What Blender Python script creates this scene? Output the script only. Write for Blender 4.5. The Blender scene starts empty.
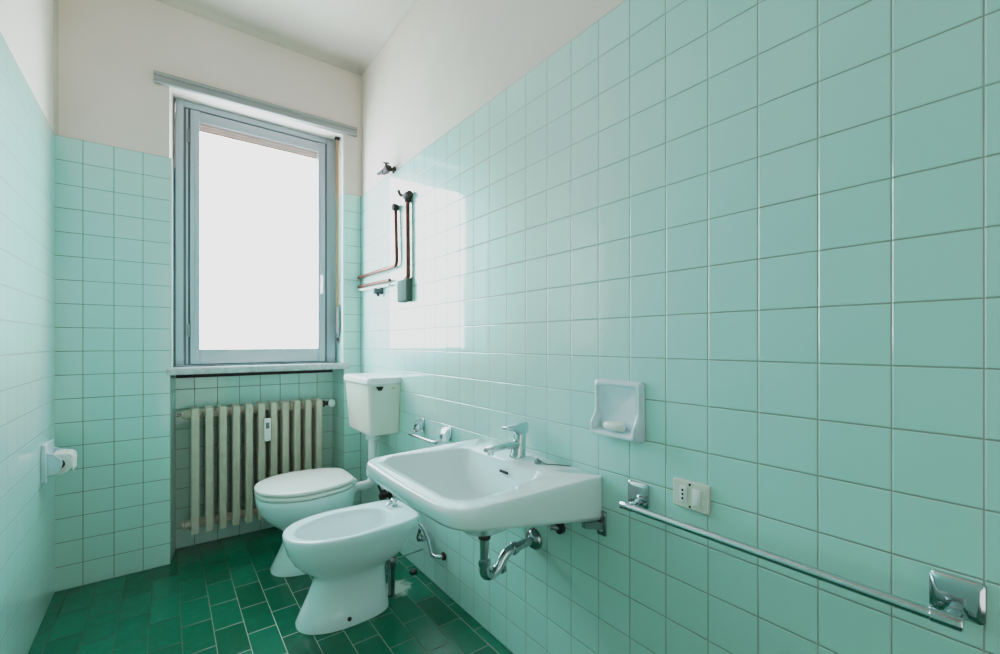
import bpy, bmesh, math, random
from mathutils import Vector, Matrix
random.seed(4)
S = bpy.context.scene
C = S.collection
PI = math.pi
XR, XL, D, H, TOP = .9995, -.394, 2.789, 2.85, 2.052
FRONT = -1.15
T = .108                                                    # tile pitch

# ------------------------------------------------------------------ materials
def lin(c):
    return tuple(((v/255/12.92) if v/255 <= .04045 else ((v/255+.055)/1.055)**2.4) for v in c) + (1,)

class NT:
    def __init__(s, name):
        s.m = bpy.data.materials.new(name); s.m.use_nodes = True
        s.t = s.m.node_tree; s.t.nodes.clear()
        s.out = s.n('ShaderNodeOutputMaterial')
    def n(s, kind, **kw):
        o = s.t.nodes.new(kind)
        for k, v in kw.items(): setattr(o, k, v)
        return o
    def put(s, sock, v):
        if v is None: return
        if hasattr(v, 'is_output'): s.t.links.new(v, sock)
        else: sock.default_value = v
    def math(s, op, a, b=None, c=None):
        o = s.n('ShaderNodeMath', operation=op)
        for i, v in enumerate((a, b, c)): s.put(o.inputs[i], v)
        return o.outputs[0]
    def vmath(s, op, a, b=None, scale=None):
        o = s.n('ShaderNodeVectorMath', operation=op)
        s.put(o.inputs[0], a); s.put(o.inputs[1], b)
        if scale is not None: s.put(o.inputs['Scale'], scale)
        return o.outputs[0]
    def mixc(s, f, a, b, blend='MIX'):
        o = s.n('ShaderNodeMix', data_type='RGBA', blend_type=blend)
        s.put(o.inputs['Factor'], f); s.put(o.inputs['A'], a); s.put(o.inputs['B'], b)
        for k in o.outputs:
            if k.type == 'RGBA': return k
    def mixcc(s, f, a, b, blend='MIX'):
        o = s.n('ShaderNodeMix', data_type='RGBA', blend_type=blend)
        s.put(o.inputs[0], f); s.put(o.inputs[6], a); s.put(o.inputs[7], b)
        return o.outputs[2]
    def mixf(s, f, a, b):
        o = s.n('ShaderNodeMix', data_type='FLOAT')
        s.put(o.inputs[0], f); s.put(o.inputs[2], a); s.put(o.inputs[3], b)
        return o.outputs[0]
    def noise(s, scale, detail=3, vec=None, rough=.5):
        o = s.n('ShaderNodeTexNoise'); o.inputs['Scale'].default_value = scale
        o.inputs['Detail'].default_value = detail; o.inputs['Roughness'].default_value = rough
        if vec is not None: s.put(o.inputs['Vector'], vec)
        return o.outputs[0]
    def ramp(s, f, lo, hi):
        o = s.n('ShaderNodeMapRange'); o.interpolation_type = 'SMOOTHSTEP'
        s.put(o.inputs[0], f); o.inputs[1].default_value = lo; o.inputs[2].default_value = hi
        return o.outputs[0]
    def bsdf(s, **kw):
        p = s.n('ShaderNodeBsdfPrincipled')
        for k, v in kw.items(): s.put(p.inputs[k.replace('_', ' ')], v)
        s.t.links.new(p.outputs[0], s.out.inputs[0])
        return p
    def bump(s, h, strength, dist, normal=None):
        o = s.n('ShaderNodeBump'); o.inputs['Strength'].default_value = strength
        o.inputs['Distance'].default_value = dist; s.put(o.inputs['Height'], h)
        if normal is not None: s.put(o.inputs['Normal'], normal)
        return o.outputs[0]

def simple(name, col, rough=.4, metal=0., bump=0., bscale=60, var=0., coat=0.):
    t = NT(name)
    pos = t.n('ShaderNodeNewGeometry').outputs['Position']
    c = lin(col)
    if var:
        nz = t.noise(bscale*.25, 4, pos)
        c = t.mixcc(t.ramp(nz, .3, .7), tuple(v*(1-var) for v in c[:3])+(1,), tuple(min(1, v*(1+var)) for v in c[:3])+(1,))
    p = t.bsdf(Base_Color=c, Roughness=rough, Metallic=metal)
    if coat: p.inputs['Coat Weight'].default_value = coat; p.inputs['Coat Roughness'].default_value = .05
    if bump: t.put(p.inputs['Normal'], t.bump(t.noise(bscale, 3, pos), bump, .002))
    return t.m

def wall_tile():
    t = NT('mint_wall_tile')
    g = t.n('ShaderNodeNewGeometry')
    sp = t.n('ShaderNodeSeparateXYZ'); t.put(sp.inputs[0], g.outputs['Position'])
    sn = t.n('ShaderNodeSeparateXYZ'); t.put(sn.inputs[0], g.outputs['True Normal'])
    facex = t.math('GREATER_THAN', t.math('ABSOLUTE', sn.outputs[0]), .6)
    u = t.mixf(facex, t.math('DIVIDE', t.math('SUBTRACT', sp.outputs[0], .022), T),
               t.math('DIVIDE', t.math('SUBTRACT', sp.outputs[1], .526), T))
    v = t.math('DIVIDE', sp.outputs[2], T)
    fu, fv = t.math('FLOOR', u), t.math('FLOOR', v)
    du = t.math('SUBTRACT', .5, t.math('ABSOLUTE', t.math('SUBTRACT', t.math('SUBTRACT', u, fu), .5)))
    dv = t.math('SUBTRACT', .5, t.math('ABSOLUTE', t.math('SUBTRACT', t.math('SUBTRACT', v, fv), .5)))
    d = t.math('MULTIPLY', t.math('MINIMUM', du, dv), T)      # metres from the joint centre line
    cell = t.n('ShaderNodeCombineXYZ')
    t.put(cell.inputs[0], fu); t.put(cell.inputs[1], fv); t.put(cell.inputs[2], t.math('MULTIPLY', facex, 31.7))
    wn = t.n('ShaderNodeTexWhiteNoise', noise_dimensions='3D'); t.put(wn.inputs[0], cell.outputs[0])
    grout = t.math('SUBTRACT', 1, t.ramp(d, .0008, .0016))
    cA, cB = lin((188, 226, 217)), lin((193, 229, 220))
    col = t.mixcc(wn.outputs[0], cA, cB)
    cloud = t.noise(9, 4, g.outputs['Position'])
    col = t.mixcc(t.math('MULTIPLY', cloud, .12), col, lin((190, 216, 208)))
    gcol = t.mixcc(facex, lin((100, 108, 96)), lin((156, 166, 158)))
    col = t.mixcc(grout, col, gcol)
    rough = t.mixf(grout, .055, .55)
    # every tile is set very slightly out of true
    jit = t.vmath('SCALE', t.vmath('SUBTRACT', wn.outputs[1], (.5, .5, .5)), None, .005)
    nrm = t.vmath('NORMALIZE', t.vmath('ADD', g.outputs['Normal'], jit))
    wav = t.noise(7, 1, g.outputs['Position'])
    nrm = t.bump(wav, .02, .02, nrm)
    nrm = t.bump(t.ramp(d, .0, .0030), 1.0, .0013, nrm)
    p = t.bsdf(Base_Color=col, Roughness=t.mixf(grout, .42, .6), IOR=1.5, Specular_IOR_Level=.65, Normal=nrm)
    t.put(p.inputs['Coat Weight'], t.math('SUBTRACT', 1, grout)); p.inputs['Coat Roughness'].default_value = .035; p.inputs['Coat IOR'].default_value = 1.55; t.put(p.inputs['Coat Normal'], nrm)
    return t.m

def floor_tile():
    t = NT('dark_green_floor_tile')
    g = t.n('ShaderNodeNewGeometry')
    sp = t.n('ShaderNodeSeparateXYZ'); t.put(sp.inputs[0], g.outputs['Position'])
    W, L = .1008, .2015
    u = t.math('DIVIDE', t.math('SUBTRACT', sp.outputs[0], .0505), W)
    fu = t.math('FLOOR', u)
    par = t.math('MULTIPLY', t.math('FLOORED_MODULO', fu, 2.), .5)
    v = t.math('ADD', t.math('DIVIDE', t.math('SUBTRACT', sp.outputs[1], 2.141), L), par)
    fv = t.math('FLOOR', v)
    du = t.math('MULTIPLY', t.math('SUBTRACT', .5, t.math('ABSOLUTE', t.math('SUBTRACT', t.math('SUBTRACT', u, fu), .5))), W)
    dv = t.math('MULTIPLY', t.math('SUBTRACT', .5, t.math('ABSOLUTE', t.math('SUBTRACT', t.math('SUBTRACT', v, fv), .5))), L)
    d = t.math('MINIMUM', du, dv)
    cell = t.n('ShaderNodeCombineXYZ'); t.put(cell.inputs[0], fu); t.put(cell.inputs[1], fv)
    wn = t.n('ShaderNodeTexWhiteNoise', noise_dimensions='3D'); t.put(wn.inputs[0], cell.outputs[0])
    grout = t.math('SUBTRACT', 1, t.ramp(d, .0008, .0016))
    col = t.mixcc(wn.outputs[0], lin((0, 86, 62)), lin((0, 106, 80)))
    nz = t.noise(24, 5, g.outputs['Position'], .65)
    col = t.mixcc(t.math('MULTIPLY', t.ramp(nz, .45, .75), .14), col, lin((10, 160, 124)))
    grout_sheen = t.ramp(sp.outputs[0], .0, .35)  # reflected light on the grout, painted in as a paler colour
    gcol = t.mixcc(grout_sheen, lin((62, 76, 60)), lin((176, 186, 174)))
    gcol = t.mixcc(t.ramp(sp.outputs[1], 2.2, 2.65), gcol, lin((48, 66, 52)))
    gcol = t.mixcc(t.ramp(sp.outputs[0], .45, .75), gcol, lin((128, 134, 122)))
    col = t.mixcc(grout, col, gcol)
    # worn cement patch by the bidet's waste pipe
    dist = t.vmath('DISTANCE', g.outputs['Position'], (.80, 1.80, 0))
    dn = t.n('ShaderNodeVectorMath', operation='DISTANCE'); t.put(dn.inputs[0], g.outputs['Position']); dn.inputs[1].default_value = (.835, 1.90, 0)
    dd = t.math('ADD', dn.outputs['Value'], t.math('MULTIPLY', t.math('SUBTRACT', t.noise(30, 4, g.outputs['Position']), .5), .12))
    patch = t.math('SUBTRACT', 1, t.ramp(dd, .04, .085))
    col = t.mixcc(t.math('MULTIPLY', patch, .75), col, lin((172, 182, 170)))
    rough = t.mixf(t.math('MAXIMUM', grout, patch), t.mixf(nz, .16, .28), .7)
    jit = t.vmath('SCALE', t.vmath('SUBTRACT', wn.outputs[1], (.5, .5, .5)), None, .012)
    nrm = t.vmath('NORMALIZE', t.vmath('ADD', g.outputs['Normal'], jit))
    nrm = t.bump(t.noise(45, 3, g.outputs['Position']), .12, .003, nrm)
    nrm = t.bump(t.ramp(d, 0, .004), .5, .0015, nrm)
    t.bsdf(Base_Color=col, Roughness=rough, IOR=1.40, Normal=nrm, Specular_IOR_Level=.32)
    return t.m

def plaster(name, col):
    t = NT(name)
    pos = t.n('ShaderNodeNewGeometry').outputs['Position']
    c = lin(col)
    col = t.mixcc(t.ramp(t.noise(2.6, 5, pos), .3, .75), tuple(v*.93 for v in c[:3])+(1,), c)
    t.bsdf(Base_Color=col, Roughness=.8, Normal=t.bump(t.noise(90, 4, pos), .12, .002))
    return t.m

def marble():
    t = NT('grey_sill_marble')
    pos = t.n('ShaderNodeNewGeometry').outputs['Position']
    n1 = t.noise(22, 7, pos, .7)
    t.bsdf(Base_Color=t.mixcc(t.ramp(n1, .35, .65), lin((176, 182, 182)), lin((206, 210, 210))), Roughness=.22)
    return t.m

def frosted():
    t = NT('frosted_window_glass')
    pos = t.n('ShaderNodeNewGeometry').outputs['Position']
    sp = t.n('ShaderNodeSeparateXYZ'); t.put(sp.inputs[0], pos)
    f = t.ramp(sp.outputs[2], 1.0, 2.4)
    em = t.n('ShaderNodeEmission')
    t.put(em.inputs[0], t.mixcc(f, (.79, .93, 1, 1), (.77, .92, 1, 1)))
    em.inputs[1].default_value = PANE
    gl = t.n('ShaderNodeBsdfGlossy'); gl.inputs['Roughness'].default_value = .15
    mx = t.n('ShaderNodeMixShader'); mx.inputs[0].default_value = .04
    t.t.links.new(em.outputs[0], mx.inputs[1]); t.t.links.new(gl.outputs[0], mx.inputs[2])
    t.t.links.new(mx.outputs[0], t.out.inputs[0])
    return t.m

PANE = 15.2
M = dict(
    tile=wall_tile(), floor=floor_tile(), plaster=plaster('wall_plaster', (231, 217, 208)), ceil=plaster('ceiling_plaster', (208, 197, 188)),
    bead=simple('white_edge_bead', (236, 240, 238), .25), sill=marble(), glass=frosted(),
    frame=simple('grey_window_paint', (170, 177, 184), .35, .0, .05, 120), groove=simple('dark_window_gap', (104, 112, 118), .5),
    shut=simple('pink_brown_shutter', (196, 166, 158), .6), rail=simple('grey_rail', (158, 160, 160), .5, .1),
    strap=simple('brown_strap', (172, 138, 108), .8), winder=simple('grey_winder', (132, 136, 136), .35, .7),
    rad=simple('cream_radiator_enamel', (200, 189, 172), .42, 0, .08, 80, .05), rust=simple('old_brass', (50, 40, 32), .7, .0, .2, 200, .25),
    cer=simple('white_ceramic', (236, 248, 250), .06, 0), cer2=simple('aged_white_ceramic', (230, 242, 242), .10),
    soapcer=simple('pale_blue_ceramic', (214, 228, 236), .10),
    seat=simple('white_seat_plastic', (240, 238, 232), .2), tank=simple('ivory_plastic', (238, 233, 222), .3),
    lidp=simple('white_tank_lid', (243, 246, 246), .2), pvc=simple('white_pvc', (226, 230, 228), .3),
    chrome=simple('chrome', (200, 208, 212), .10, 1., 0), chromew=simple('worn_chrome', (150, 158, 160), .2, 1., .05, 90, .12),
    dullmetal=simple('dull_metal', (96, 104, 106), .4, .6),
    black=simple('black_rubber', (20, 22, 22), .5), dark=simple('dark_hole', (8, 9, 9), .6),
    copper=simple('brown_copper', (112, 66, 52), .4, .55, .1, 150, .2), paintpipe=simple('white_painted_pipe', (226, 228, 224), .4),
    box=simple('grey_green_box', (88, 108, 98), .9), ivory=simple('ivory_switch', (226, 223, 212), .35),
    paper=simple('white_paper', (236, 236, 230), .9, 0, .2, 120), soap=simple('cream_soap', (240, 240, 234), .35),
    card=simple('cardboard', (60, 50, 44), .8), yellow=simple('yellow_sticker', (196, 190, 96), .6), white=simple('white_plastic', (238, 240, 238), .35),
    door=simple('door_paint', (214, 212, 204), .5), red=simple('red_dot', (180, 30, 30), .4), screen=simple('grey_display', (120, 128, 124), .3),
)

# ------------------------------------------------------------------ mesh helpers
def obj(name, bm, mat, parent=None, smooth=True, sub=0, mats=None, angle=40):
    me = bpy.data.meshes.new(name)
    bmesh.ops.recalc_face_normals(bm, faces=bm.faces[:])
    bm.to_mesh(me); bm.free()
    o = bpy.data.objects.new(name, me); C.objects.link(o)
    for m in (mats or [mat]): me.materials.append(m)
    if smooth:
        for p in me.polygons: p.use_smooth = True
        try: me.set_sharp_from_angle(angle=math.radians(angle))
        except Exception: pass
    if sub:
        s = o.modifiers.new('sub', 'SUBSURF'); s.levels = sub; s.render_levels = sub
    if parent is not None:
        bpy.context.view_layer.update()
        o.parent = parent; o.matrix_parent_inverse = parent.matrix_world.inverted()
    return o

def thing(name, label, cat, loc, group=None):
    o = bpy.data.objects.new(name, None); C.objects.link(o)
    o.location = loc; o.empty_display_size = .05
    o['label'] = label; o['category'] = cat
    if group: o['group'] = group
    bpy.context.view_layer.update()
    return o
def tag(o, label, cat, group=None):
    o['label'] = label; o['category'] = cat
    if group: o['group'] = group
    return o
def struct(o): o['kind'] = 'structure'; return o

def add_box(bm, x0, x1, y0, y1, z0, z1, bev=0, seg=2, mi=0, M4=None):
    r = bmesh.ops.create_cube(bm, size=1)
    vs = r['verts']
    for v in vs:
        v.co = Vector(((x0+x1)/2+v.co.x*(x1-x0), (y0+y1)/2+v.co.y*(y1-y0), (z0+z1)/2+v.co.z*(z1-z0)))
    fs = {f for v in vs for f in v.link_faces}
    if bev:
        es = list({e for v in vs for e in v.link_edges})
        rr = bmesh.ops.bevel(bm, geom=es, offset=bev, segments=seg, affect='EDGES', profile=.5)
        fs = set(rr['faces']) | {f for f in fs if f.is_valid}
        vs = list({v for f in fs for v in f.verts})
    for f in fs: f.material_index = mi
    if M4 is not None:
        for v in vs: v.co = M4 @ v.co
    return vs

def add_prism(bm, poly, z0, z1, mi=0):
    a = [bm.verts.new((x, y, z0)) for x, y in poly]; b = [bm.verts.new((x, y, z1)) for x, y in poly]
    n = len(poly)
    fs = [bm.faces.new(a[::-1]), bm.faces.new(b)]
    for i in range(n): fs.append(bm.faces.new((a[i], a[(i+1) % n], b[(i+1) % n], b[i])))
    for f in fs: f.material_index = mi

def add_loft(bm, rings, cap0=True, cap1=True, closed=True, mi=0):
    R = [[bm.verts.new(p) for p in r] for r in rings]
    n = len(R[0])
    for a, b in zip(R, R[1:]):
        for i in range(n if closed else n-1):
            f = bm.faces.new((a[i], a[(i+1) % n], b[(i+1) % n], b[i])); f.material_index = mi
    for flag, r in ((cap0, R[0]), (cap1, R[-1])):
        if flag:
            c = bm.verts.new(sum((v.co for v in r), Vector())/n)
            for i in range(n):
                f = bm.faces.new((r[i], r[(i+1) % n], c)); f.material_index = mi

def smooth_path(pts, k=6):
    P = [Vector(p) for p in pts]; out = []
    for i in range(len(P)-1):
        p0 = P[max(i-1, 0)]; p1 = P[i]; p2 = P[i+1]; p3 = P[min(i+2, len(P)-1)]
        for j in range(k):
            t = j/k
            out.append(.5*((2*p1)+(p2-p0)*t+(2*p0-5*p1+4*p2-p3)*t*t+(3*p1-p0-3*p2+p3)*t**3))
    out.append(P[-1]); return out

def bend_path(pts, r, k=6):
    """polyline with its inner corners rounded to radius r"""
    P = [Vector(p) for p in pts]; out = [P[0]]
    for i in range(1, len(P)-1):
        a, b, c = P[i-1], P[i], P[i+1]
        u = (a-b); w = (c-b); q = min(r, u.length*.49, w.length*.49)
        s = b+u.normalized()*q; e = b+w.normalized()*q
        for j in range(k+1):
            t = j/k; out.append(s*(1-t)**2+b*2*t*(1-t)+e*t*t)
    out.append(P[-1]); return out

def add_tube(bm, path, rad, n=14, mi=0, caps=True):
    P = [Vector(p) for p in path]
    rads = rad if isinstance(rad, (list, tuple)) else [rad]*len(P)
    tan = [(P[min(i+1, len(P)-1)]-P[max(i-1, 0)]).normalized() for i in range(len(P))]
    up = Vector((0, 0, 1)) if abs(tan[0].z) < .9 else Vector((1, 0, 0))
    nx = tan[0].cross(up).normalized(); rings = []
    for p, t, r in zip(P, tan, rads):
        nx = (nx - t*nx.dot(t)).normalized(); ny = t.cross(nx)
        rings.append([p+nx*r*math.cos(2*PI*i/n)+ny*r*math.sin(2*PI*i/n) for i in range(n)])
    add_loft(bm, rings, caps, caps, mi=mi)

def add_lathe(bm, prof, o, axis, n=24, mi=0):
    """prof: (distance along axis, radius)"""
    a = Vector(axis).normalized(); o = Vector(o)
    up = Vector((0, 0, 1)) if abs(a.z) < .9 else Vector((1, 0, 0))
    nx = a.cross(up).normalized(); ny = a.cross(nx)
    add_loft(bm, [[o+a*h+(nx*math.cos(2*PI*i/n)+ny*math.sin(2*PI*i/n))*max(r, 1e-4) for i in range(n)] for h, r in prof], mi=mi)

def box(name, mat, parent, *b, bev=.002, **kw):
    bm = bmesh.new(); add_box(bm, *b, bev=bev, **kw); return obj(name, bm, mat, parent)
def tube(name, mat, parent, path, r, n=14):
    bm = bmesh.new(); add_tube(bm, path, r, n); return obj(name, bm, mat, parent)
def lathe(name, mat, parent, prof, o, axis, n=24):
    bm = bmesh.new(); add_lathe(bm, prof, o, axis, n); return obj(name, bm, mat, parent)

# ------------------------------------------------------------------ the room
bm = bmesh.new(); add_box(bm, XL-.12, XR+.12, FRONT-.12, 3.10, -.1, 0)
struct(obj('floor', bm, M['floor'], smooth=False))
bm = bmesh.new(); add_box(bm, XL-.12, XR+.12, FRONT-.12, 3.10, H, H+.1)
struct(obj('ceiling', bm, M['ceil'], smooth=False))
def side_wall(name, face, back):
    bm = bmesh.new(); s = 1 if back > face else -1
    add_box(bm, *sorted((face, back)), FRONT, D, 0, TOP, mi=0)
    add_box(bm, *sorted((face+.005*s, back)), FRONT, D, TOP, H, mi=1)
    struct(obj(name, bm, None, smooth=False, mats=[M['tile'], M['plaster']]))
side_wall('wall_right', XR, XR+.12)
side_wall('wall_left', XL, XL-.12)
# back wall: two tiled piers, the thin wall behind the radiator, the lintel
NB, YB = 2.975, 3.09
JL, JR, JLi, JRi = .022, .891, .046, .874
bm = bmesh.new()
def pier(poly_t, poly_p):
    add_prism(bm, poly_t, 0, TOP, 0); add_prism(bm, poly_p, TOP, H, 1)
pier([(XL-.12, D), (JL, D), (JLi, NB), (JLi, YB), (XL-.12, YB)], [(XL-.12, D+.005), (JL-.004, D+.005), (JLi-.002, NB), (JLi-.002, YB), (XL-.12, YB)])
pier([(XR+.12, YB), (JRi, YB), (JRi, NB), (JR, D), (XR+.12, D)], [(XR+.12, YB), (JRi, YB), (JRi, NB), (JR, D+.005), (XR+.12, D+.005)])
add_box(bm, JLi, JRi, NB, YB, 0, .955, mi=0)
add_box(bm, JL-.03, JR+.03, D+.0052, YB, 2.416, H-.001, mi=1)
struct(obj('wall_back', bm, None, smooth=False, mats=[M['tile'], M['plaster']]))
# wall behind the camera, with its doorway
DX0, DX1, DZ = -.12, .72, 2.08
bm = bmesh.new()
add_box(bm, XL, DX0, FRONT-.12, FRONT, 0, TOP, mi=0); add_box(bm, DX1, XR, FRONT-.12, FRONT, 0, TOP, mi=0)
add_box(bm, XL, DX0, FRONT-.12, FRONT-.005, TOP, H, mi=1); add_box(bm, DX1, XR, FRONT-.12, FRONT-.005, TOP, H, mi=1)
add_box(bm, DX0, DX1, FRONT-.12, FRONT-.005, DZ, H, mi=1)
struct(obj('wall_front', bm, None, smooth=False, mats=[M['tile'], M['plaster']]))
bm = bmesh.new()
add_box(bm, DX0, DX0+.05, FRONT-.12, FRONT+.012, 0, DZ, .004); add_box(bm, DX1-.05, DX1, FRONT-.12, FRONT+.012, 0, DZ, .004)
add_box(bm, DX0+.05, DX1-.05, FRONT-.12, FRONT+.012, DZ-.05, DZ, .004)
struct(obj('door_1', bm, M['door'], smooth=False))
# small coves where the plaster meets
def cove(name, a, b, du, dv, r=.028):
    a, b, du, dv = map(Vector, (a, b, du, dv)); bm = bmesh.new(); rings = []
    for p in (a, b):
        ring = [p]
        for i in range(7):
            t = i/6*PI/2
            ring.append(p+du*r*(1-math.sin(t))+dv*r*(1-math.cos(t)))
        rings.append(ring)
    add_loft(bm, rings)
    struct(obj(name, bm, M['ceil']))
cove('trim_1', (XL-.005, D+.005, H), (XR+.005, D+.005, H), (0, -1, 0), (0, 0, -1))
cove('trim_2', (XR+.005, FRONT, H), (XR+.005, D+.005, H), (-1, 0, 0), (0, 0, -1))
cove('trim_3', (XL-.005, FRONT, H), (XL-.005, D+.005, H), (1, 0, 0), (0, 0, -1))
cove('trim_4', (XL-.005, D+.005, TOP), (XL-.005, D+.005, H), (1, 0, 0), (0, -1, 0), .016)
# white corner beads of the window recess
for k, (x0, x1, z0) in enumerate(((JL-.001, JL+.009, .992), (JR-.010, JR+.001, .992))):
    bm = bmesh.new(); add_box(bm, x0, x1, D-.0015, D+.014, z0, TOP+.0 if k == 0 else 2.412, .002)
    struct(obj('trim_%d' % (5+k), bm, M['bead']))

# ------------------------------------------------------------------ window
W = bpy.data.objects.new('window_1', None); C.objects.link(W); W.location = (.455, 2.92, .99); struct(W)
bpy.context.view_layer.update()
YF = 2.900
bm = bmesh.new()                                              # fixed outer frame
add_box(bm, .046, .079, YF, YF+.06, .992, 2.414, .003); add_box(bm, .818, .872, YF, YF+.06, .992, 2.414, .003)
add_box(bm, .079, .818, YF+.004, YF+.06, 2.380, 2.414, .002); add_box(bm, .079, .818, YF+.004, YF+.06, .992, 1.000, .001)
add_box(bm, .830, .836, YF-.004, YF+.002, .995, 2.41, .001)
obj('window_frame', bm, M['frame'], W)
bm = bmesh.new()
add_box(bm, .079, .818, YF+.034, YF+.05, 1.0, 1.003); add_box(bm, .079, .109, YF+.007, YF+.055, 1.0, 2.38); add_box(bm, .109, .804, YF+.012, YF+.055, 2.370, 2.38); add_box(bm, .804, .818, YF+.005, YF+.055, 1.0, 2.38)
obj('window_gap', bm, M['groove'], W, smooth=False)
bm = bmesh.new()                                              # sash
ys = YF-.010
add_box(bm, .109, .150, ys, ys+.045, 1.003, 2.370, .003); add_box(bm, .763, .804, ys, ys+.045, 1.003, 2.370, .003)
add_box(bm, .150, .763, ys+.004, ys+.045, 2.316, 2.368, .003); add_box(bm, .150, .763, ys+.004, ys+.045, 1.004, 1.084, .003)
add_box(bm, .090, .099, ys+.010, ys+.03, 1.003, 2.370, .002)
add_box(bm, .122, .126, ys-.003, ys+.002, 1.006, 2.366, .001); add_box(bm, .776, .780, ys-.003, ys+.002, 1.006, 2.366, .001)
sash = obj('sash', bm, M['frame'], W)
bm = bmesh.new(); add_box(bm, .146, .767, ys+.024, ys+.030, 1.078, 2.322)
obj('pane', bm, M['glass'], sash, smooth=False)
bm = bmesh.new()
for i in range(3): add_box(bm, .1505, .7625, ys+.017, ys+.0235, 2.268+i*.016, 2.283+i*.016, .002)
obj('roller_shutter_edge', bm, M['shut'], W)
bm = bmesh.new(); add_box(bm, .776, .792, ys-.012, ys, 1.425, 1.545, .005, 3); add_box(bm, .780, .788, ys-.022, ys-.010, 1.435, 1.535, .004, 3)
obj('handle', bm, M['bead'], sash)
for z in (1.185, 2.225):
    bm = bmesh.new(); add_tube(bm, [(.102, ys+.004, z-.035), (.102, ys+.004, z+.035)], .007, 10); add_box(bm, .094, .110, ys+.006, ys+.016, z-.03, z+.03, .002)
    obj('hinge', bm, M['winder'], W)
bm = bmesh.new()
add_prism(bm, [(.004, 2.763), (.918, 2.763), (.918, D-.001), (JR-.002, D-.001), (JRi-.001, 2.972), (JLi+.001, 2.972), (JL+.002, D-.001), (.004, D-.001)], .956, .991)
bmesh.ops.bevel(bm, geom=[e for e in bm.edges if all(v.co.y < 2.77 for v in e.verts) or all(v.co.x < .01 for v in e.verts)], offset=.006, segments=3, affect='EDGES')
obj('window_sill', bm, M['sill'], W, angle=30)

bm = bmesh.new(); add_box(bm, JLi+.001, JRi-.001, NB-.008, NB-.0002, .926, .9555)
obj('sill_shadow_strip', bm, M['dark'], W, smooth=False)  # dark strip standing in for the shadow line under the sill

# curtain rail over the recess
bm = bmesh.new()
add_box(bm, -.046, .968, 2.776, D+.004, 2.420, 2.474, .003); add_box(bm, -.046, .968, 2.770, 2.778, 2.455, 2.474, .003); add_box(bm, -.046, .968, 2.770, 2.778, 2.420, 2.440, .003)
for v in bm.verts: v.co.z += -.009+(v.co.x+.046)*.011
tag(obj('curtain_rail', bm, M['rail']), 'long grey ribbed metal rail fixed above the window', 'rail')

# shutter strap hanging on the right of the window
st = thing('shutter_strap', 'brown woven roller shutter strap hanging beside the window frame', 'strap', (.862, 2.86, 1.10))
bm = bmesh.new(); add_box(bm, .8585, .8745, 2.849, 2.8505, 1.20, 2.400, .0004); obj('strap', bm, M['strap'], st)
box('strap_guide', M['dark'], st, .853, .880, 2.838, 2.862, 2.398, 2.4155, bev=.003)
bm = bmesh.new(); add_box(bm, .860, .883, 2.852, 2.858, 1.115, 1.36, .002); add_box(bm, .862, .878, 2.836, 2.853, 1.175, 1.345, .005, 3)
obj('winder', bm, M['winder'], st)
box('winder_mouth', M['dark'], st, .865, .875, 2.849, 2.8525, 1.128, 1.150, bev=.001)

# ------------------------------------------------------------------ radiator
rd = thing('radiator', 'cream cast iron column radiator in the niche under the window', 'radiator', (.44, 2.87, 0))
NSEC, X0, X1 = 11, .1265, .749
ZT, ZBm = .738, .152
def section(x):
    bm = bmesh.new()
    for y in (2.828, 2.872, 2.916):                          # three flattened tubes one behind another
        ring = []
        for z in (.116, .1165, .124, .155, .72, .752, .768, .7735, .774):
            k = {.116: .7, .1165: .92, .124: 1, .155: 1, .72: 1, .752: 1, .768: .97, .7735: .84, .774: .6}[z]
            hx, hy = .0182*k, .0185*k
            ring.append([(x+hx*math.copysign(abs(math.cos(t))**.38, math.cos(t)), y+hy*math.copysign(abs(math.sin(t))**.38, math.sin(t)), z) for t in [2*PI*(i+.5)/20 for i in range(20)]])
        add_loft(bm, ring)
    for z in (ZT, ZBm):
        add_box(bm, x-.0145, x+.0145, 2.828, 2.918, z-.026, z+.026, .008)
        add_lathe(bm, [(-.031, .022), (-.029, .025), (.029, .025), (.031, .022)], (x, 2.874, z), (1, 0, 0), 18)
    return bm
secs = []
for i in range(NSEC):
    x = X0+(X1-X0)*i/(NSEC-1)
    secs.append(obj('section', section(x), M['rad'], rd))
for z, s, x in ((ZT, -1, X0), (ZBm, -1, X0), (ZBm, 1, X1)):
    lathe('end_plug', M['rad'], rd, [(.028, .027), (.042, .027), (.046, .020), (.056, .020), (.058, .012)], (x, 2.874, z), (s, 0, 0), 8)
tube('air_vent', M['chromew'], rd, [(X0-.056, 2.874, ZT), (X0-.078, 2.874, ZT)], .008)
lathe('valve_body', M['rust'], rd, [(.028, .02), (.045, .02), (.047, .013), (.070, .013), (.072, .017), (.080, .017)], (X1, 2.874, ZT), (1, 0, 0), 12)
lathe('valve_knob', M['white'], rd, [(0, .012), (.002, .021), (.008, .024), (.022, .024), (.028, .020), (.030, .008)], (X1+.070, 2.850, ZT+.002), (.75, -.66, 0), 20)
tube('valve_pipe', M['rad'], rd, [(X1+.078, 2.874, ZT), (X1+.078, NB-.002, ZT)], .010)
hm = box('heat_meter', M['white'], rd, .446, .481, 2.795, 2.812, .560, .690, bev=.005)
bm = bmesh.new(); add_box(bm, .454, .473, 2.7935, 2.796, .633, .667, .002)
obj('display', bm, M['screen'], hm)
box('heat_meter_clip', M['dark'], rd, .459, .471, 2.808, 2.822, .690, .735, bev=.001)

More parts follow.
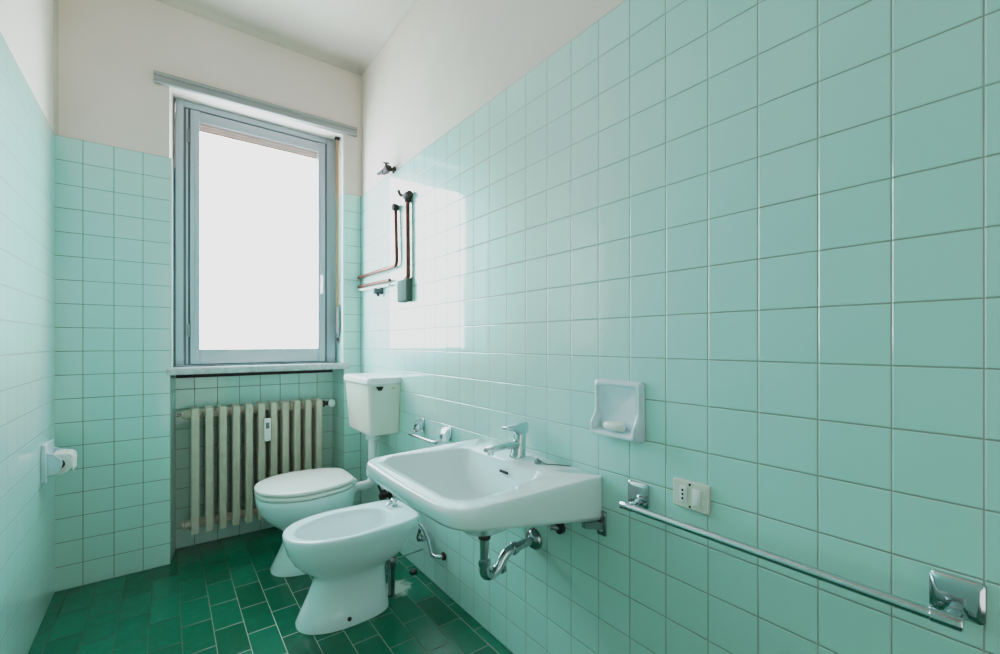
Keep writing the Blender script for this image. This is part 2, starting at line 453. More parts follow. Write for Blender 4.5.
# ------------------------------------------------------------------ ceramics: plan outlines
def egg(cy, xf, xb, hw, z, xm=None, nf=2.2, nb=3.4, taper=.14, n=56):
    xm = xf+(xb-xf)*.52 if xm is None else xm; out = []
    for i in range(n):
        t = 2*PI*i/n; c, s = math.cos(t), math.sin(t)
        if c >= 0:
            X = xm-(xm-xf)*abs(c)**(2/nf); Y = hw*math.copysign(abs(s)**(2/nf), s)
        else:
            X = xm+(xb-xm)*abs(c)**(2/nb); Y = hw*math.copysign(abs(s)**(2/nb), s)*(1-taper*((X-xm)/(xb-xm))**1.5)
        out.append((X, cy+Y, z(X) if callable(z) else z))
    return out

PED = [(0, .410, .772, .121), (.010, .410, .772, .121), (.05, .430, .768, .112), (.10, .453, .763, .097), (.15, .473, .760, .094), (.178, .478, .762, .096)]
# ---- toilet
CT = 2.392
wc = thing('toilet', 'white ceramic toilet with closed seat in front of the radiator', 'toilet', (.58, CT, 0))
rings = [egg(CT, a, b, h, z, taper=.05) for z, a, b, h in PED]
rings += [egg(CT, a, b, h, z, taper=tp) for z, a, b, h, tp in ((.205, .450, .770, .112, .08), (.235, .414, .785, .138, .14), (.27, .380, .795, .164, .2), (.305, .358, .802, .182, .26), (.345, .346, .806, .193, .3), (.368, .344, .807, .195, .3), (.376, .348, .804, .191, .3), (.377, .40, .77, .15, .3))]
bm = bmesh.new(); add_loft(bm, rings); bowl = obj('bowl', bm, M['cer2'], wc, angle=60)
def slab(cy, xf, xb, hw, z0, z1, r, dome=0, taper=.3, nb=6):
    rr = []
    for k, (ins, z) in enumerate(((r*1.4, z0), (r*.4, z0+r*.25), (0, z0+r*.9), (0, z1-r), (r*.35, z1-r*.3), (r*1.2, z1))):
        rr.append(egg(cy, xf+ins, xb-ins, hw-ins, z, nb=nb, taper=taper, nf=2.15))
    if dome:
        for f, d in ((.8, .35), (.55, .7), (.25, .95)):
            xm = (xf+xb)/2; rr.append(egg(cy, xm-(xm-xf)*f, xm+(xb-xm)*f, hw*f, z1+dome*d, nb=nb, taper=taper, nf=2.15))
    return rr
bm = bmesh.new(); add_loft(bm, slab(CT, .342, .785, .198, .380, .399, .006)); obj('seat', bm, M['seat'], wc, angle=60)
bm = bmesh.new(); add_loft(bm, slab(CT, .340, .788, .200, .4035, .4225, .007, .006)); obj('lid', bm, M['seat'], wc, angle=60)
for s in (-1, 1):
    tube('hinge', M['white'], wc, [(.792, CT+s*.075-.022, .395), (.792, CT+s*.075+.022, .395)], .012)
lathe('flush_collar', M['white'], wc, [(0, .032), (.004, .036), (.020, .036), (.024, .030)], (.800, CT, .335), (1, 0, 0))
lathe('bolt', M['rust'], wc, [(0, .008), (.005, .008), (.008, .003)], (.58, CT-.116, .030), (0, -1, .2), 12)

# ---- cistern and flush pipe
ci = thing('cistern', 'ivory plastic wall cistern with white lid above the toilet', 'cistern', (.91, CT, .64))
cy = 2.396
def rect(x0, x1, y0, y1, z, r, n=5):
    out = []
    for (cx_, cy_, a0) in ((x1-r, y1-r, 0), (x0+r, y1-r, PI/2), (x0+r, y0+r, PI), (x1-r, y0+r, 1.5*PI)):
        for i in range(n): a = a0+PI/2*i/(n-1); out.append((cx_+r*math.cos(a), cy_+r*math.sin(a), z))
    return out
def wrect(x0, x1, ya, yb, z, r, n=6):                          # front corners rounded, square against the wall
    out = [(x1, yb, z)]
    for cx_, cy_, a0 in ((x0+r, yb-r, PI/2), (x0+r, ya+r, PI)):
        out += [(cx_+r*math.cos(a0+PI/2*i/(n-1)), cy_+r*math.sin(a0+PI/2*i/(n-1)), z) for i in range(n)]
    return out+[(x1, ya, z)]
bm = bmesh.new()
add_loft(bm, [wrect(.852, .990, cy-.165, cy+.150, .632, .02), wrect(.843, .996, cy-.178, cy+.166, .638, .024), wrect(.841, .997, cy-.180, cy+.168, .652, .025), wrect(.827, .9985, cy-.197, cy+.190, .895, .025), wrect(.827, .9985, cy-.197, cy+.190, .905, .025)])
obj('tank', bm, M['tank'], ci, angle=50)
bm = bmesh.new()
add_loft(bm, [wrect(.824, .998, cy-.199, cy+.193, .902, .026), wrect(.819, .9988, cy-.203, cy+.198, .905, .028), wrect(.819, .9988, cy-.203, cy+.198, .929, .028), wrect(.823, .998, cy-.200, cy+.194, .936, .026), wrect(.835, .985, cy-.185, cy+.18, .939, .02)])
obj('cistern_lid', bm, M['lidp'], ci, angle=50)
bm = bmesh.new()
add_tube(bm, [(.880, cy-.190, .885), (.880, cy-.206, .885)], .006, 10)
add_loft(bm, [[(.862, cy-.206, .892), (.862, cy-.200, .892), (.902, cy-.200, .892), (.902, cy-.206, .892)], [(.874, cy-.210, .872), (.874, cy-.202, .872), (.890, cy-.202, .872), (.890, cy-.210, .872)]])
obj('flush_lever', bm, M['dark'], ci)
bm = bmesh.new(); add_lathe(bm, [(0, .009), (.0012, .009)], (.958, cy-.195, .885), (0, -1, .1), 16); obj('sticker', bm, M['yellow'], ci)
fp = [(.925, CT, .634), (.925, CT, .39), (.925, CT, .345), (.905, CT, .332), (.866, CT, .335)]
tube('flush_pipe', M['pvc'], ci, bend_path([(.922, CT, .636), (.922, CT, .335), (.8245, CT, .335)], .09, 12), .0245, 18)
lathe('pipe_nut', M['pvc'], ci, [(0, .036), (.004, .038), (.046, .038), (.052, .030)], (.922, CT, .634), (0, 0, -1), 20)
sv = thing('supply_valve', 'rusty stop valve on the tiles behind the toilet bowl', 'valve', (.95, 2.33, .27))
lathe('valve_body', M['rust'], sv, [(0, .026), (.005, .026), (.007, .012), (.03, .012), (.032, .018), (.06, .018), (.062, .008)], (XR-.001, 2.33, .275), (-1, 0, 0), 14)
lathe('valve_handle', M['rust'], sv, [(0, .008), (.02, .008), (.022, .018), (.034, .018), (.036, .008)], (.955, 2.33, .275), (0, -.5, .86), 6)
tube('supply_pipe', M['rust'], sv, smooth_path([(.955, 2.33, .275), (.945, 2.345, .31), (.94, 2.36, .33)]), .006)

# ---- bidet
CB = 1.868
bd = thing('bidet', 'white ceramic bidet standing on the green floor below the washbasin', 'bidet', (.60, CB, 0))
rings = [egg(CB, a, b, h, z, taper=.05) for z, a, b, h in PED]
rings += [egg(CB, a, b, h, z, taper=tp, nb=nb, xm=xm) for z, a, b, h, tp, nb, xm in ((.198, .462, .775, .106, .06, 3.4, None), (.215, .436, .818, .122, .07, 3.6, None), (.25, .402, .852, .142, .08, 4, None), (.29, .380, .868, .155, .09, 4.5, .60), (.325, .370, .878, .163, .10, 5.5, .60), (.340, .365, .892, .166, .11, 6, .60), (.363, .364, .894, .167, .11, 6, .60), (.3695, .367, .891, .164, .11, 6, .60), (.3715, .373, .886, .158, .11, 6, .60))]
cI = CB-.014
rings += [egg(cI, a, b, h, z, taper=.1, nb=2.4, nf=2.1, xm=(a+b)/2+.01) for z, a, b, h in ((.3715, .398, .803, .131), (.369, .403, .799, .127), (.345, .411, .792, .121), (.29, .436, .775, .103), (.25, .47, .745, .082), (.232, .52, .70, .05), (.230, .58, .64, .02))]
bm = bmesh.new(); add_loft(bm, rings); obj('bowl', bm, M['cer'], bd, angle=60)
lathe('waste_hole', M['chromew'], bd, [(0, .018), (.002, .018), (.003, .010)], (.61, cI, .231), (0, 0, 1), 16)
bt = lathe('tap', M['chrome'], bd, [(0, .017), (.004, .017), (.006, .012), (.022, .012), (.024, .016), (.034, .016), (.037, .011)], (.838, 1.915, .370), (0, 0, 1), 16)
tube('tap_spout', M['chrome'], bd, smooth_path([(.838, 1.915, .388), (.815, 1.907, .392), (.798, 1.900, .384)]), .007, 10)
tube('waste_pipe', M['chromew'], bd, [(.800, 1.855, .235), (.800, 1.855, .16)], .022)
lathe('waste_cup', M['chromew'], bd, [(0, .024), (.01, .027), (.05, .025), (.062, .017), (.15, .015), (.172, .015)], (.800, 1.855, .174), (0, 0, -1), 18)
tube('pop_up_rod', M['chromew'], bd, [(.812, 1.850, .158), (.985, 1.915, .130)], .0035, 8)
lathe('bolt', M['rust'], bd, [(0, .008), (.005, .008), (.008, .003)], (.58, CB-.116, .030), (0, -1, .2), 12)

# ------------------------------------------------------------------ washbasin
def rpoly(cor, rad, z, arc=9, edge=7):
    n = len(cor); out = []; pts = []
    for i in range(n):
        b = Vector(cor[i]+(0,)); a = Vector(cor[i-1]+(0,)); c = Vector(cor[(i+1) % n]+(0,))
        u = (a-b).normalized(); w = (c-b).normalized(); half = u.angle(w)/2
        q = rad[i]/math.tan(half); ctr = b+(u+w).normalized()*(rad[i]/math.sin(half))
        s = b+u*q-ctr; e = b+w*q-ctr
        ang = s.angle(e); pts.append([ctr+(s*math.sin(ang*(1-t/(arc-1)))+e*math.sin(ang*t/(arc-1)))/math.sin(ang) for t in range(arc)])
    for i in range(n):
        out += pts[i]; p, q = pts[i][-1], pts[(i+1) % n][0]
        out += [p.lerp(q, k/(edge+1)) for k in range(1, edge+1)]
    return [(p.x, p.y, z(p.x, p.y) if callable(z) else z) for p in out]
wb = thing('washbasin', 'wide white ceramic washbasin fixed to the mint tiled wall', 'washbasin', (.80, 1.14, .53))
XW = .9985
def outer(ins, z, rf=.065):
    cor = [(XW, 1.464-ins*.4), (.515+ins, 1.432-ins), (.509+ins, .836+ins), (XW, .834+ins*.4)]
    ring = rpoly(cor, [.006, rf, rf, .006], z)
    out = []
    for x, y, zz in ring:                                     # the front edge bows out a little
        w = max(0, 1-(x-.505)/.16); out.append((x-.011*w*max(0, math.cos((y-1.136)/.30*PI/2)), y, zz))
    return out
zb = lambda x, y: .617+.166*(XW-x)+.010*max(0, (y-1.2)/.2)*-max(0, (.9-x)/.4)
rings = [rpoly([(.82, 1.16), (.76, 1.16), (.76, 1.10), (.82, 1.10)], [.028]*4, .5345),
         rpoly([(.86, 1.215), (.715, 1.215), (.715, 1.055), (.86, 1.055)], [.06]*4, .552),
         rpoly([(.92, 1.31), (.645, 1.31), (.645, .985), (.92, .985)], [.09]*4, .612),
         outer(.035, lambda x, y: zb(x, y)-.004, .06), outer(.010, lambda x, y: zb(x, y)-.004), outer(.0, lambda x, y: zb(x, y)+.008),
         outer(0, .724), outer(.0012, .7315), outer(.0045, .7365), outer(.010, .7383), outer(.016, .7385)]
def inner(g, z, dx=0, r=1.):
    return rpoly([(.872+g, 1.362+g), (.562-g, 1.402+g), (.556-g, .885-g), (.884+g, .952-g)], [.05*r, .055*r, .075*r, .055*r], z)
rings += [inner(.007, .7382), inner(.002, .7355), inner(0, .729), inner(-.014, .700), inner(-.040, .660, r=1.1),
          rpoly([(.842, 1.27), (.665, 1.29), (.665, 1.00), (.848, 1.02)], [.06]*4, .618), rpoly([(.83, 1.19), (.72, 1.20), (.72, 1.07), (.83, 1.07)], [.05]*4, .590),
          rpoly([(.80, 1.14), (.78, 1.14), (.78, 1.12), (.80, 1.12)], [.009]*4, .578)]
bm = bmesh.new(); add_loft(bm, rings); obj('basin', bm, M['cer'], wb, angle=70)
bm = bmesh.new(); add_box(bm, .8575, .8635, 1.096, 1.140, .7035, .7125, .003, 3); obj('overflow_slot', bm, M['dark'], wb)
lathe('waste_ring', M['chrome'], wb, [(0, .022), (.004, .024), (.006, .018), (.005, .012)], (.79, 1.13, .577), (0, 0, 1))
for y in (.868, 1.40):
    bm = bmesh.new()
    add_box(bm, XR-.008, XR-.001, y-.050, y-.018, .570, .640, .003)
    add_loft(bm, [[(XR-.006, y-.044, .588), (XR-.006, y-.024, .588), (XR-.006, y-.024, .610), (XR-.006, y-.044, .610)], [(.925, y-.036, .606), (.925, y-.022, .606), (.925, y-.022, .620), (.925, y-.036, .620)]])
    add_lathe(bm, [(0, .011), (.006, .011), (.008, .004)], (XR-.008, y-.034, .585), (-1, 0, 0), 12)
    obj('bracket', bm, M['chromew'], wb)

# ---- tap
tp = thing('basin_tap', 'chrome lever mixer tap on the back ledge of the washbasin', 'tap', (.938, 1.148, .7385))
ty = 1.148
def sq(h, w, e): return [(w*math.copysign(abs(math.cos(t))**e, math.cos(t)), h*math.copysign(abs(math.sin(t))**e, math.sin(t))) for t in [2*PI*i/24 for i in range(24)]]
bm = bmesh.new()
rr = []
for z, xc, rx, ry in ((.7385, .942, .030, .0255), (.744, .942, .030, .0255), (.750, .943, .0275, .024), (.775, .947, .0235, .0215), (.800, .950, .0205, .0195), (.816, .952, .019, .0185)):
    rr.append([(xc+rx*math.cos(t), ty+ry*math.sin(t), z) for t in [2*PI*i/24 for i in range(24)]])
add_loft(bm, rr); obj('body', bm, M['chrome'], tp, angle=50)
bm = bmesh.new()
rr = []
for x, z, hy, hz in ((.948, .776, .019, .020), (.920, .781, .018, .014), (.885, .783, .0175, .0115), (.845, .781, .0175, .0105), (.818, .778, .0165, .0095), (.811, .777, .012, .006)):
    rr.append([(x, ty+p[0], z+p[1]) for p in sq(hz, hy, .6)])
add_loft(bm, rr); obj('spout', bm, M['chrome'], tp, angle=50)
lathe('aerator', M['chrome'], tp, [(0, .010), (.012, .010)], (.830, ty, .773), (0, 0, -1), 16)
bm = bmesh.new()
rr = []
for x, z, hy, hz in ((.976, .834, .016, .018), (.968, .832, .0195, .022), (.950, .830, .0205, .022), (.932, .831, .020, .0175), (.915, .835, .0185, .010), (.900, .838, .017, .0065), (.889, .838, .015, .0055), (.885, .838, .011, .003)):
    rr.append([(x, ty+p[0], z+p[1]) for p in sq(hz, hy, .55)])
add_loft(bm, rr); lv = obj('lever', bm, M['chrome'], tp, angle=50)
lathe('temperature_dot', M['dark'], lv, [(0, .004), (.0015, .004)], (.9325, ty, .822), (-1, 0, -.35), 12)

# ---- plug with its chain, lying on the ledge
pg = thing('basin_plug', 'grey rubber plug on a thin chain lying beside the tap', 'plug', (.94, 1.045, .7385))
lathe('stopper', M['chromew'], pg, [(0, .010), (.004, .012), (.009, .012), (.010, .005), (.016, .004)], (.938, 1.043, .7385), (0, 0, 1), 16)
tube('chain', M['chromew'], pg, smooth_path([(.938, 1.043, .752), (.950, 1.02, .7405), (.972, .99, .7405), (.994, .955, .741)]), .0018, 6)

# ---- trap under the basin
tr = thing('basin_trap', 'chrome curved waste trap pipe hanging under the washbasin', 'waste trap', (.79, 1.125, .40))
ya = 1.125
tube('tailpiece', M['chrome'], tr, [(.79, ya, .533), (.79, ya, .43)], .0145, 18)
lathe('top_nut', M['rust'], tr, [(0, .026), (.006, .026), (.010, .019), (.020, .019)], (.79, ya, .533), (0, 0, -1), 20)
lathe('nut', M['chrome'], tr, [(0, .016), (.002, .0205), (.018, .0205), (.020, .018)], (.79, ya, .450), (0, 0, -1), 20)
tube('bend', M['chrome'], tr, smooth_path([(.79, ya, .440), (.79, ya, .415), (.798, ya, .399), (.818, ya, .394), (.840, ya, .402), (.858, ya, .424), (.880, ya, .445), (.905, ya, .449)], 6), .0165, 18)
lathe('clean_out_cap', M['chromew'], tr, [(0, .015), (.028, .015), (.030, .017), (.042, .017), (.044, .012)], (.822, ya, .397), (1, 0, .12), 16)
tube('outlet_pipe', M['chrome'], tr, [(.890, ya, .448), (XR-.003, ya, .456)], .0145, 18)
lathe('outlet_nut', M['chrome'], tr, [(0, .018), (.002, .020), (.018, .020), (.020, .016)], (.898, ya, .449), (1, 0, .07), 18)
lathe('wall_flange', M['chromew'], tr, [(0, .036), (.004, .036), (.014, .030), (.022, .019)], (XR-.001, ya, .456), (-1, 0, 0), 28)
# ---- capped stub
cs = thing('capped_pipe', 'short dark capped pipe stub under the right of the washbasin', 'pipe', (XR, 1.0, .535))
lathe('cap', M['black'], cs, [(0, .020), (.012, .020), (.016, .014)], (XR-.002, 1.0, .538), (-1, 0, 0), 18)
tube('stub', M['chromew'], cs, [(XR-.014, 1.0, .538), (.955, 1.008, .546)], .009, 12)
# ---- angle valve of the bidet
av = thing('angle_valve', 'chrome angle valve with bent pipe on the wall behind the bidet', 'valve', (.98, 1.76, .15))
lathe('wall_rose', M['rust'], av, [(0, .018), (.006, .018), (.012, .014)], (XR-.001, 1.735, .163), (-1, 0, 0), 20)
tube('pipe', M['chrome'], av, smooth_path([(XR-.004, 1.735, .163), (.972, 1.742, .163), (.962, 1.775, .162), (.965, 1.80, .178), (.968, 1.83, .215), (.965, 1.87, .248), (.962, 1.90, .262)]), .0085, 12)
lathe('valve_knob', M['chrome'], av, [(0, .010), (.012, .010), (.014, .016), (.034, .016), (.036, .010)], (.965, 1.855, .205), (-.15, .9, -.1), 10)
tube('hose', M['chromew'], av, smooth_path([(.962, 1.895, .240), (.955, 1.905, .20), (.958, 1.898, .182)]), .008, 10)
# ---- black rubber foot on the floor
dk = tag(lathe('floor_plug', M['black'], None, [(0, .018), (.010, .019), (.014, .017), (.018, .008)], (.962, 1.972, 0), (0, 0, 1), 20), 'small round black rubber plug on the floor by the tiled wall', 'plug')

# ------------------------------------------------------------------ wall fittings
# small guest rail, left of the tap
hr = thing('towel_holder', 'short chrome towel holder on the wall left of the tap', 'towel holder', (.97, 1.84, .70))
for y in (1.945, 1.690):
    bm = bmesh.new()
    add_box(bm, XR-.010, XR-.001, y-.022, y+.022, .690, .752, .004)
    add_loft(bm, [[(XR-.008, y-.019, .748), (XR-.008, y+.019, .748), (XR-.008, y+.019, .700), (XR-.008, y-.019, .700)], [(.972, y-.017, .740), (.972, y+.017, .740), (.966, y+.016, .692), (.966, y-.016, .692)], [(.958, y-.012, .715), (.958, y+.012, .715), (.952, y+.011, .690), (.952, y-.011, .690)]])
    obj('mount', bm, M['chrome'], hr, angle=30)
tube('bar', M['chrome'], hr, bend_path([(.968, 1.690, .697), (.932, 1.700, .686), (.932, 1.955, .684), (.968, 1.945, .697)], .012, 5), .0075, 12)

# long towel bar
tb = thing('towel_bar', 'long chrome towel bar on the right hand wall below the switch', 'towel bar', (.96, .41, .70))
for y, w in ((.712, .031), (.123, .031)):
    bm = bmesh.new()
    rr = []
    for x, hy, z0, z1 in ((XR-.001, w, .688, .752), (XR-.006, w, .688, .752), (XR-.010, w-.005, .692, .748), (XR-.012, w-.010, .694, .742)):
        rr.append([(x, p[0], p[1]) for p in [(q[0], q[1]) for q in rect(y-hy, y+hy, z0, z1, 0, .007)]])
    add_loft(bm, rr)
    mt = obj('mount', bm, M['chrome'], tb, angle=25)
    bm = bmesh.new(); add_box(bm, .952, XR-.010, y-.009, y+.009, .691, .705, .004); obj('mount_arm', bm, M['chrome'], mt)
    for s in (-1, 1):
        lathe('screw', M['chromew'], mt, [(0, .004), (.0025, .004), (.003, .002)], (XR-.012, y+s*.017, .702), (-1, 0, 0), 10)
tube('bar', M['chrome'], tb, [(.949, .122, .6985), (.949, .722, .6985)], .0094, 16)
for y, s in ((.722, 1), (.120, -1)):
    lathe('end_cap', M['chrome'], tb, [(-.026, .0096), (-.025, .0107), (.008, .0107), (.010, .009)], (.949, y, .6985), (0, s, 0), 18)

# soap dish with a tray lip, and the soap in it
sd = thing('soap_dish', 'pale blue white ceramic soap dish set in the wall tiles', 'soap dish', (.96, .775, .93))
y0, y1, z0, z1 = .693, .857, .857, 1.017
def yz(x, a, b, c, d, r): return [(x, p[0], p[1]) for p in rect(a, b, c, d, 0, r)]
def prot(z):                                                  # the frame flares out towards its foot
    t = min(1, max(0, (.932-z)/.045)); return .015+.022*t*t*(3-2*t)
def frame(ins, fx, low=0, r=.010):
    ring = rpoly([(y1-ins, z1-ins), (y0+ins, z1-ins), (y0+ins, z0+ins+low), (y1-ins, z0+ins+low)], [r]*4, 0, 6, 14)
    return [(fx(q[1]), q[0], q[1]) for q in ring]
bm = bmesh.new()
add_loft(bm, [frame(0, lambda z: XR-.001), frame(0, lambda z: XR-.008), frame(.004, lambda z: XR-prot(z)+.006), frame(.007, lambda z: XR-prot(z)+.001), frame(.011, lambda z: XR-prot(z)-.0005), frame(.016, lambda z: XR-prot(z)+.001), frame(.019, lambda z: XR-prot(z)+.006),
              frame(.022, lambda z: XR-.010, .002, .012), frame(.030, lambda z: XR-.0045, .004, .014)])
obj('dish', bm, M['soapcer'], sd, angle=50)
bm = bmesh.new()
add_loft(bm, [[(XR-.022+.0145*a*math.cos(t), .776+.036*a*math.copysign(abs(math.sin(t))**.8, math.sin(t)), z) for t in [2*PI*i/24 for i in range(24)]] for z, a in ((.8805, .75), (.883, .93), (.889, 1), (.896, .97), (.901, .82), (.903, .5))])
tag(obj('soap_bar', bm, M['soap']), 'small white oval bar of soap lying in the soap dish', 'soap')

# socket and switch plate
sw = thing('switch_plate', 'ivory wall plate with a socket and a rocker switch', 'switch', (XR, .564, .757))
ya_, yb_, za, zb_ = .520, .610, .724, .791
bm = bmesh.new()
add_loft(bm, [yz(XR-.001, ya_, yb_, za, zb_, .004), yz(XR-.006, ya_, yb_, za, zb_, .004), yz(XR-.009, ya_+.003, yb_-.003, za+.003, zb_-.003, .004), yz(XR-.0095, ya_+.01, yb_-.01, za+.01, zb_-.01, .003)])
obj('plate', bm, M['ivory'], sw, angle=30)
so = box('socket', M['white'], sw, XR-.0125, XR-.008, .573, .591, .738, .778, bev=.002)
for z in (.748, .758, .768):
    lathe('pin_hole', M['dark'], so, [(0, .0028), (.0008, .0028)], (XR-.0123, .582, z), (-1, 0, 0), 10)
rk = box('rocker', M['white'], sw, XR-.0145, XR-.008, .538, .558, .738, .776, bev=.003)
for z in (.7315, .7835): lathe('screw', M['dark'], sw, [(0, .003), (.001, .003)], (XR-.0093, .565, z), (-1, 0, 0), 10)

# toilet paper holder and roll, left wall
hp = thing('paper_holder', 'white ceramic toilet paper holder on the left tiled wall', 'paper holder', (XL, 2.59, .63))
bm = bmesh.new()
add_loft(bm, [yz(XL+.001, 2.505, 2.665, .553, .712, .008), yz(XL+.012, 2.505, 2.665, .553, .712, .008), yz(XL+.016, 2.51, 2.66, .558, .707, .008)])
obj('back_plate', bm, M['soapcer'], hp, angle=30)
for y in (2.516, 2.652):
    bm = bmesh.new(); pr = []
    for q in (-.006, .006):
        pr.append([(XL+.012, y+q, .676), (XL+.035, y+q, .668), (XL+.055, y+q, .648), (XL+.062, y+q, .625), (XL+.055, y+q, .602), (XL+.038, y+q, .588), (XL+.012, y+q, .580)])
    add_loft(bm, pr); bmesh.ops.bevel(bm, geom=bm.edges[:], offset=.001, segments=1, affect='EDGES')
    obj('arm', bm, M['soapcer'], hp, angle=30)
tube('roller', M['card'], hp, [(XL+.055, 2.512, .625), (XL+.055, 2.658, .625)], .008)
rl = thing('toilet_roll', 'white toilet paper roll with loose end on the left wall holder', 'toilet roll', (XL+.055, 2.585, .625))
bm = bmesh.new()
for ra, rb in ((.0195, .0425),):
    prof = [(.0, ra), (.0, rb-.002), (.002, rb), (.112, rb), (.114, rb-.002), (.114, ra)]
    o0, n = Vector((XL+.047, 2.530, .622)), 36
    R_ = [[(o0.x+r*math.cos(2*PI*i/n), o0.y+h, o0.z+r*math.sin(2*PI*i/n)) for i in range(n)] for h, r in prof]
    add_loft(bm, R_+[R_[0]], False, False)
obj('paper', bm, M['paper'], rl, angle=40)
bm = bmesh.new()
rows = []
for k in range(9):
    t = k/8; a = math.radians(70-95*t); r = .043+.004*t+.004*math.sin(t*6); dz = -.022*max(0, t-.6)/.4
    rows.append([(o0.x+r*math.cos(a), o0.y+.003+.108*j/6, o0.z+r*math.sin(a)+dz+(.006*(j % 2) if k == 8 else 0)) for j in range(7)])
add_loft(bm, rows, False, False, closed=False)
lo = obj('loose_sheet', bm, M['paper'], rl, angle=60)
sm = lo.modifiers.new('thick', 'SOLIDIFY'); sm.thickness = .0008
bm = bmesh.new(); n = 24
R_ = [[(o0.x+r*math.cos(2*PI*i/n), o0.y+h, o0.z+r*math.sin(2*PI*i/n)) for i in range(n)] for h, r in ((-.001, .017), (-.001, .0193), (.115, .0193), (.115, .017))]
add_loft(bm, R_+[R_[0]], False, False); obj('core', bm, M['card'], rl)

# ------------------------------------------------------------------ old water heater connections
px = .983
cu = thing('copper_pipe', 'bent copper pipe from the corner ending in a round fitting', 'pipe', (px, 2.5, 1.53), 'copper pipes on the right wall')
tube('pipe', M['copper'], cu, bend_path([(px, D-.003, 1.533), (px, 2.209, 1.530), (px, 2.225, 1.835)], .035, 6), .0098, 12)
lathe('fitting', M['rust'], cu, [(0, .012), (.004, .018), (.030, .020), (.034, .012)], (XR-.002, 2.226, 1.842), (-1, 0, 0), 12)
cv = thing('copper_pipe', 'straight upright copper pipe from the box to a lever tap', 'pipe', (px, 2.075, 1.44), 'copper pipes on the right wall')
tube('pipe', M['copper'], cv, bend_path([(px, 2.105, 1.446), (px, 2.072, 1.452), (px, 2.078, 1.86)], .02, 5), .0112, 12)
bm = bmesh.new()
add_lathe(bm, [(0, .014), (.006, .017), (.04, .017), (.044, .010)], (px, 2.078, 1.833), (0, 0, 1), 12)
add_lathe(bm, [(-.032, .013), (-.026, .018), (.024, .018), (.030, .013)], (px, 2.078, 1.868), (0, 1, 0), 12)
add_lathe(bm, [(0, .016), (.004, .016), (.006, .010), (.016, .010)], (XR-.001, 2.078, 1.868), (-1, 0, 0), 12)
obj('tap_body', bm, M['rust'], cv)
tube('tap_lever', M['rust'], cv, smooth_path([(px-.006, 2.10, 1.872), (px-.018, 2.125, 1.878), (px-.022, 2.140, 1.905)]), [.0085]*12+[.006], 8)
wp = thing('painted_pipe', 'white painted pipe running just below the lower copper pipe', 'pipe', (px, 2.5, 1.45))
tube('pipe', M['paintpipe'], wp, [(px, D-.003, 1.452), (px, 2.30, 1.436)], .0085, 12)
cw = thing('copper_pipe', 'lower short copper pipe running from the corner to the box', 'pipe', (px, 2.5, 1.47), 'copper pipes on the right wall')
tube('pipe', M['copper'], cw, [(px, D-.003, 1.474), (px, 2.30, 1.462)], .0092, 12)
jb = thing('junction_box', 'small square grey green box on the wall under the copper pipes', 'box', (XR, 2.118, 1.387))
box('case', M['box'], jb, XR-.028, XR-.001, 2.058, 2.178, 1.329, 1.444, bev=.003)
box('cover', M['box'], jb, XR-.032, XR-.026, 2.062, 2.174, 1.333, 1.440, bev=.002)
sv2 = thing('shower_valve', 'small chrome valve stub on the tiles left of the box', 'valve', (XR, 2.45, 1.415))
lathe('rose', M['dullmetal'], sv2, [(0, .022), (.005, .022), (.012, .012), (.030, .012)], (XR-.001, 2.455, 1.417), (-1, 0, 0), 18)
lathe('knob', M['dullmetal'], sv2, [(0, .010), (.004, .018), (.020, .018), (.026, .010)], (XR-.028, 2.455, 1.415), (-1, 0, 0), 8)
tube('outlet', M['dullmetal'], sv2, [(XR-.022, 2.455, 1.412), (XR-.024, 2.45, 1.385)], .009, 10)
hv = thing('brass_valve', 'old brass valve on the plaster just above the tiles', 'valve', (XR, 2.40, 2.08))
bm = bmesh.new()
add_lathe(bm, [(0, .020), (.006, .020), (.008, .011), (.035, .011), (.037, .016), (.055, .016), (.057, .008)], (XR+.004, 2.285, 2.064), (-1, 0, 0), 12)
add_lathe(bm, [(-.03, .012), (-.026, .018), (.018, .018), (.024, .013), (.045, .012)], (.962, 2.290, 2.058), (0, 1, -.08), 10)
obj('body', bm, M['rust'], hv)
bm = bmesh.new()
add_lathe(bm, [(0, .006), (.02, .006), (.022, .018), (.027, .018), (.028, .006)], (.955, 2.285, 2.066), (-.1, -.2, .9), 6)
obj('handwheel', bm, M['rust'], hv)
tube('spout', M['rust'], hv, [(.96, 2.32, 2.058), (.955, 2.405, 2.068)], [.015, .006], 10)

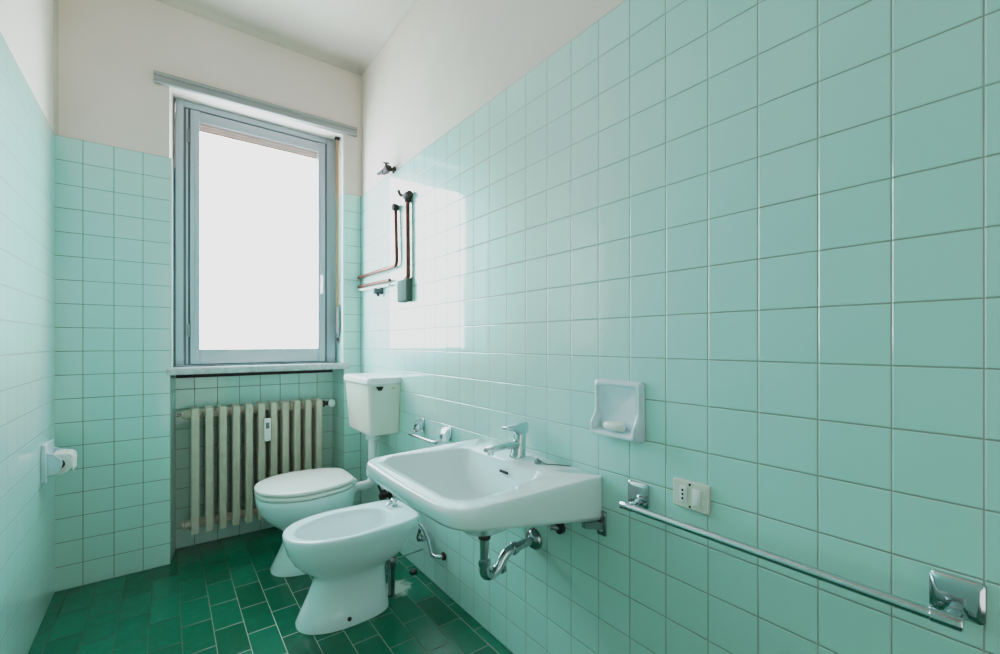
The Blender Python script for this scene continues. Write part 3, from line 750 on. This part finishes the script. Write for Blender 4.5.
# ------------------------------------------------------------------ light, camera, view
def area(name, loc, target, sx, sy, power, col):
    l = bpy.data.lights.new(name, 'AREA'); l.shape = 'RECTANGLE'; l.size = sx; l.size_y = sy; l.energy = power; l.color = col
    o = bpy.data.objects.new(name, l); C.objects.link(o); o.location = loc
    o.rotation_euler = (Vector(target)-Vector(loc)).to_track_quat('-Z', 'Y').to_euler()
    return o
FILL = 5
area('doorway_fill', ((DX0+DX1)/2, FRONT-.11, 1.06), ((DX0+DX1)/2, 1, 1.3), .72, 1.95, FILL, (1, .96, .90))  # added fill lamp, unseen, set in the doorway behind the camera
w = bpy.data.worlds.new('world'); S.world = w; w.use_nodes = True
bg = w.node_tree.nodes.get('Background') or w.node_tree.nodes.new('ShaderNodeBackground')
sk = w.node_tree.nodes.new('ShaderNodeTexSky'); sk.sky_type = 'HOSEK_WILKIE'
w.node_tree.links.new(sk.outputs[0], bg.inputs[0]); bg.inputs[1].default_value = .3

cam = bpy.data.cameras.new('camera'); co = bpy.data.objects.new('camera', cam); C.objects.link(co)
cam.sensor_width = 36; cam.lens = 443*36/1000; cam.clip_start = .01
cam.shift_y = (342.4-327)/1000
co.location = (0, 0, 1.1205); co.rotation_euler = (PI/2, 0, -.6474)
S.camera = co
S.cycles.use_denoising = True
S.cycles.max_bounces = 12; S.cycles.diffuse_bounces = 8; S.cycles.glossy_bounces = 6
vs = S.view_settings
vs.view_transform = 'Standard'; vs.look = 'None'; vs.exposure = 0
vs.use_curve_mapping = True                                  # soft highlight shoulder, as in an exposure-blended photograph
cm = vs.curve_mapping; WL = 5.; cm.white_level = (WL, WL, WL); cm.extend = 'HORIZONTAL'
cv_ = cm.curves[3]
pts = [(0, 0), (.05, .068), (.1, .142), (.2, .287), (.32, .42), (.5, .510), (.85, .66), (1.3, .73), (2.2, .765), (3.5, .775), (5, .80)]
cv_.points[0].location = pts[0]; cv_.points[1].location = (1, pts[-1][1])
for p in pts[1:-1]: cv_.points.new(p[0]/WL, p[1])
cm.update()
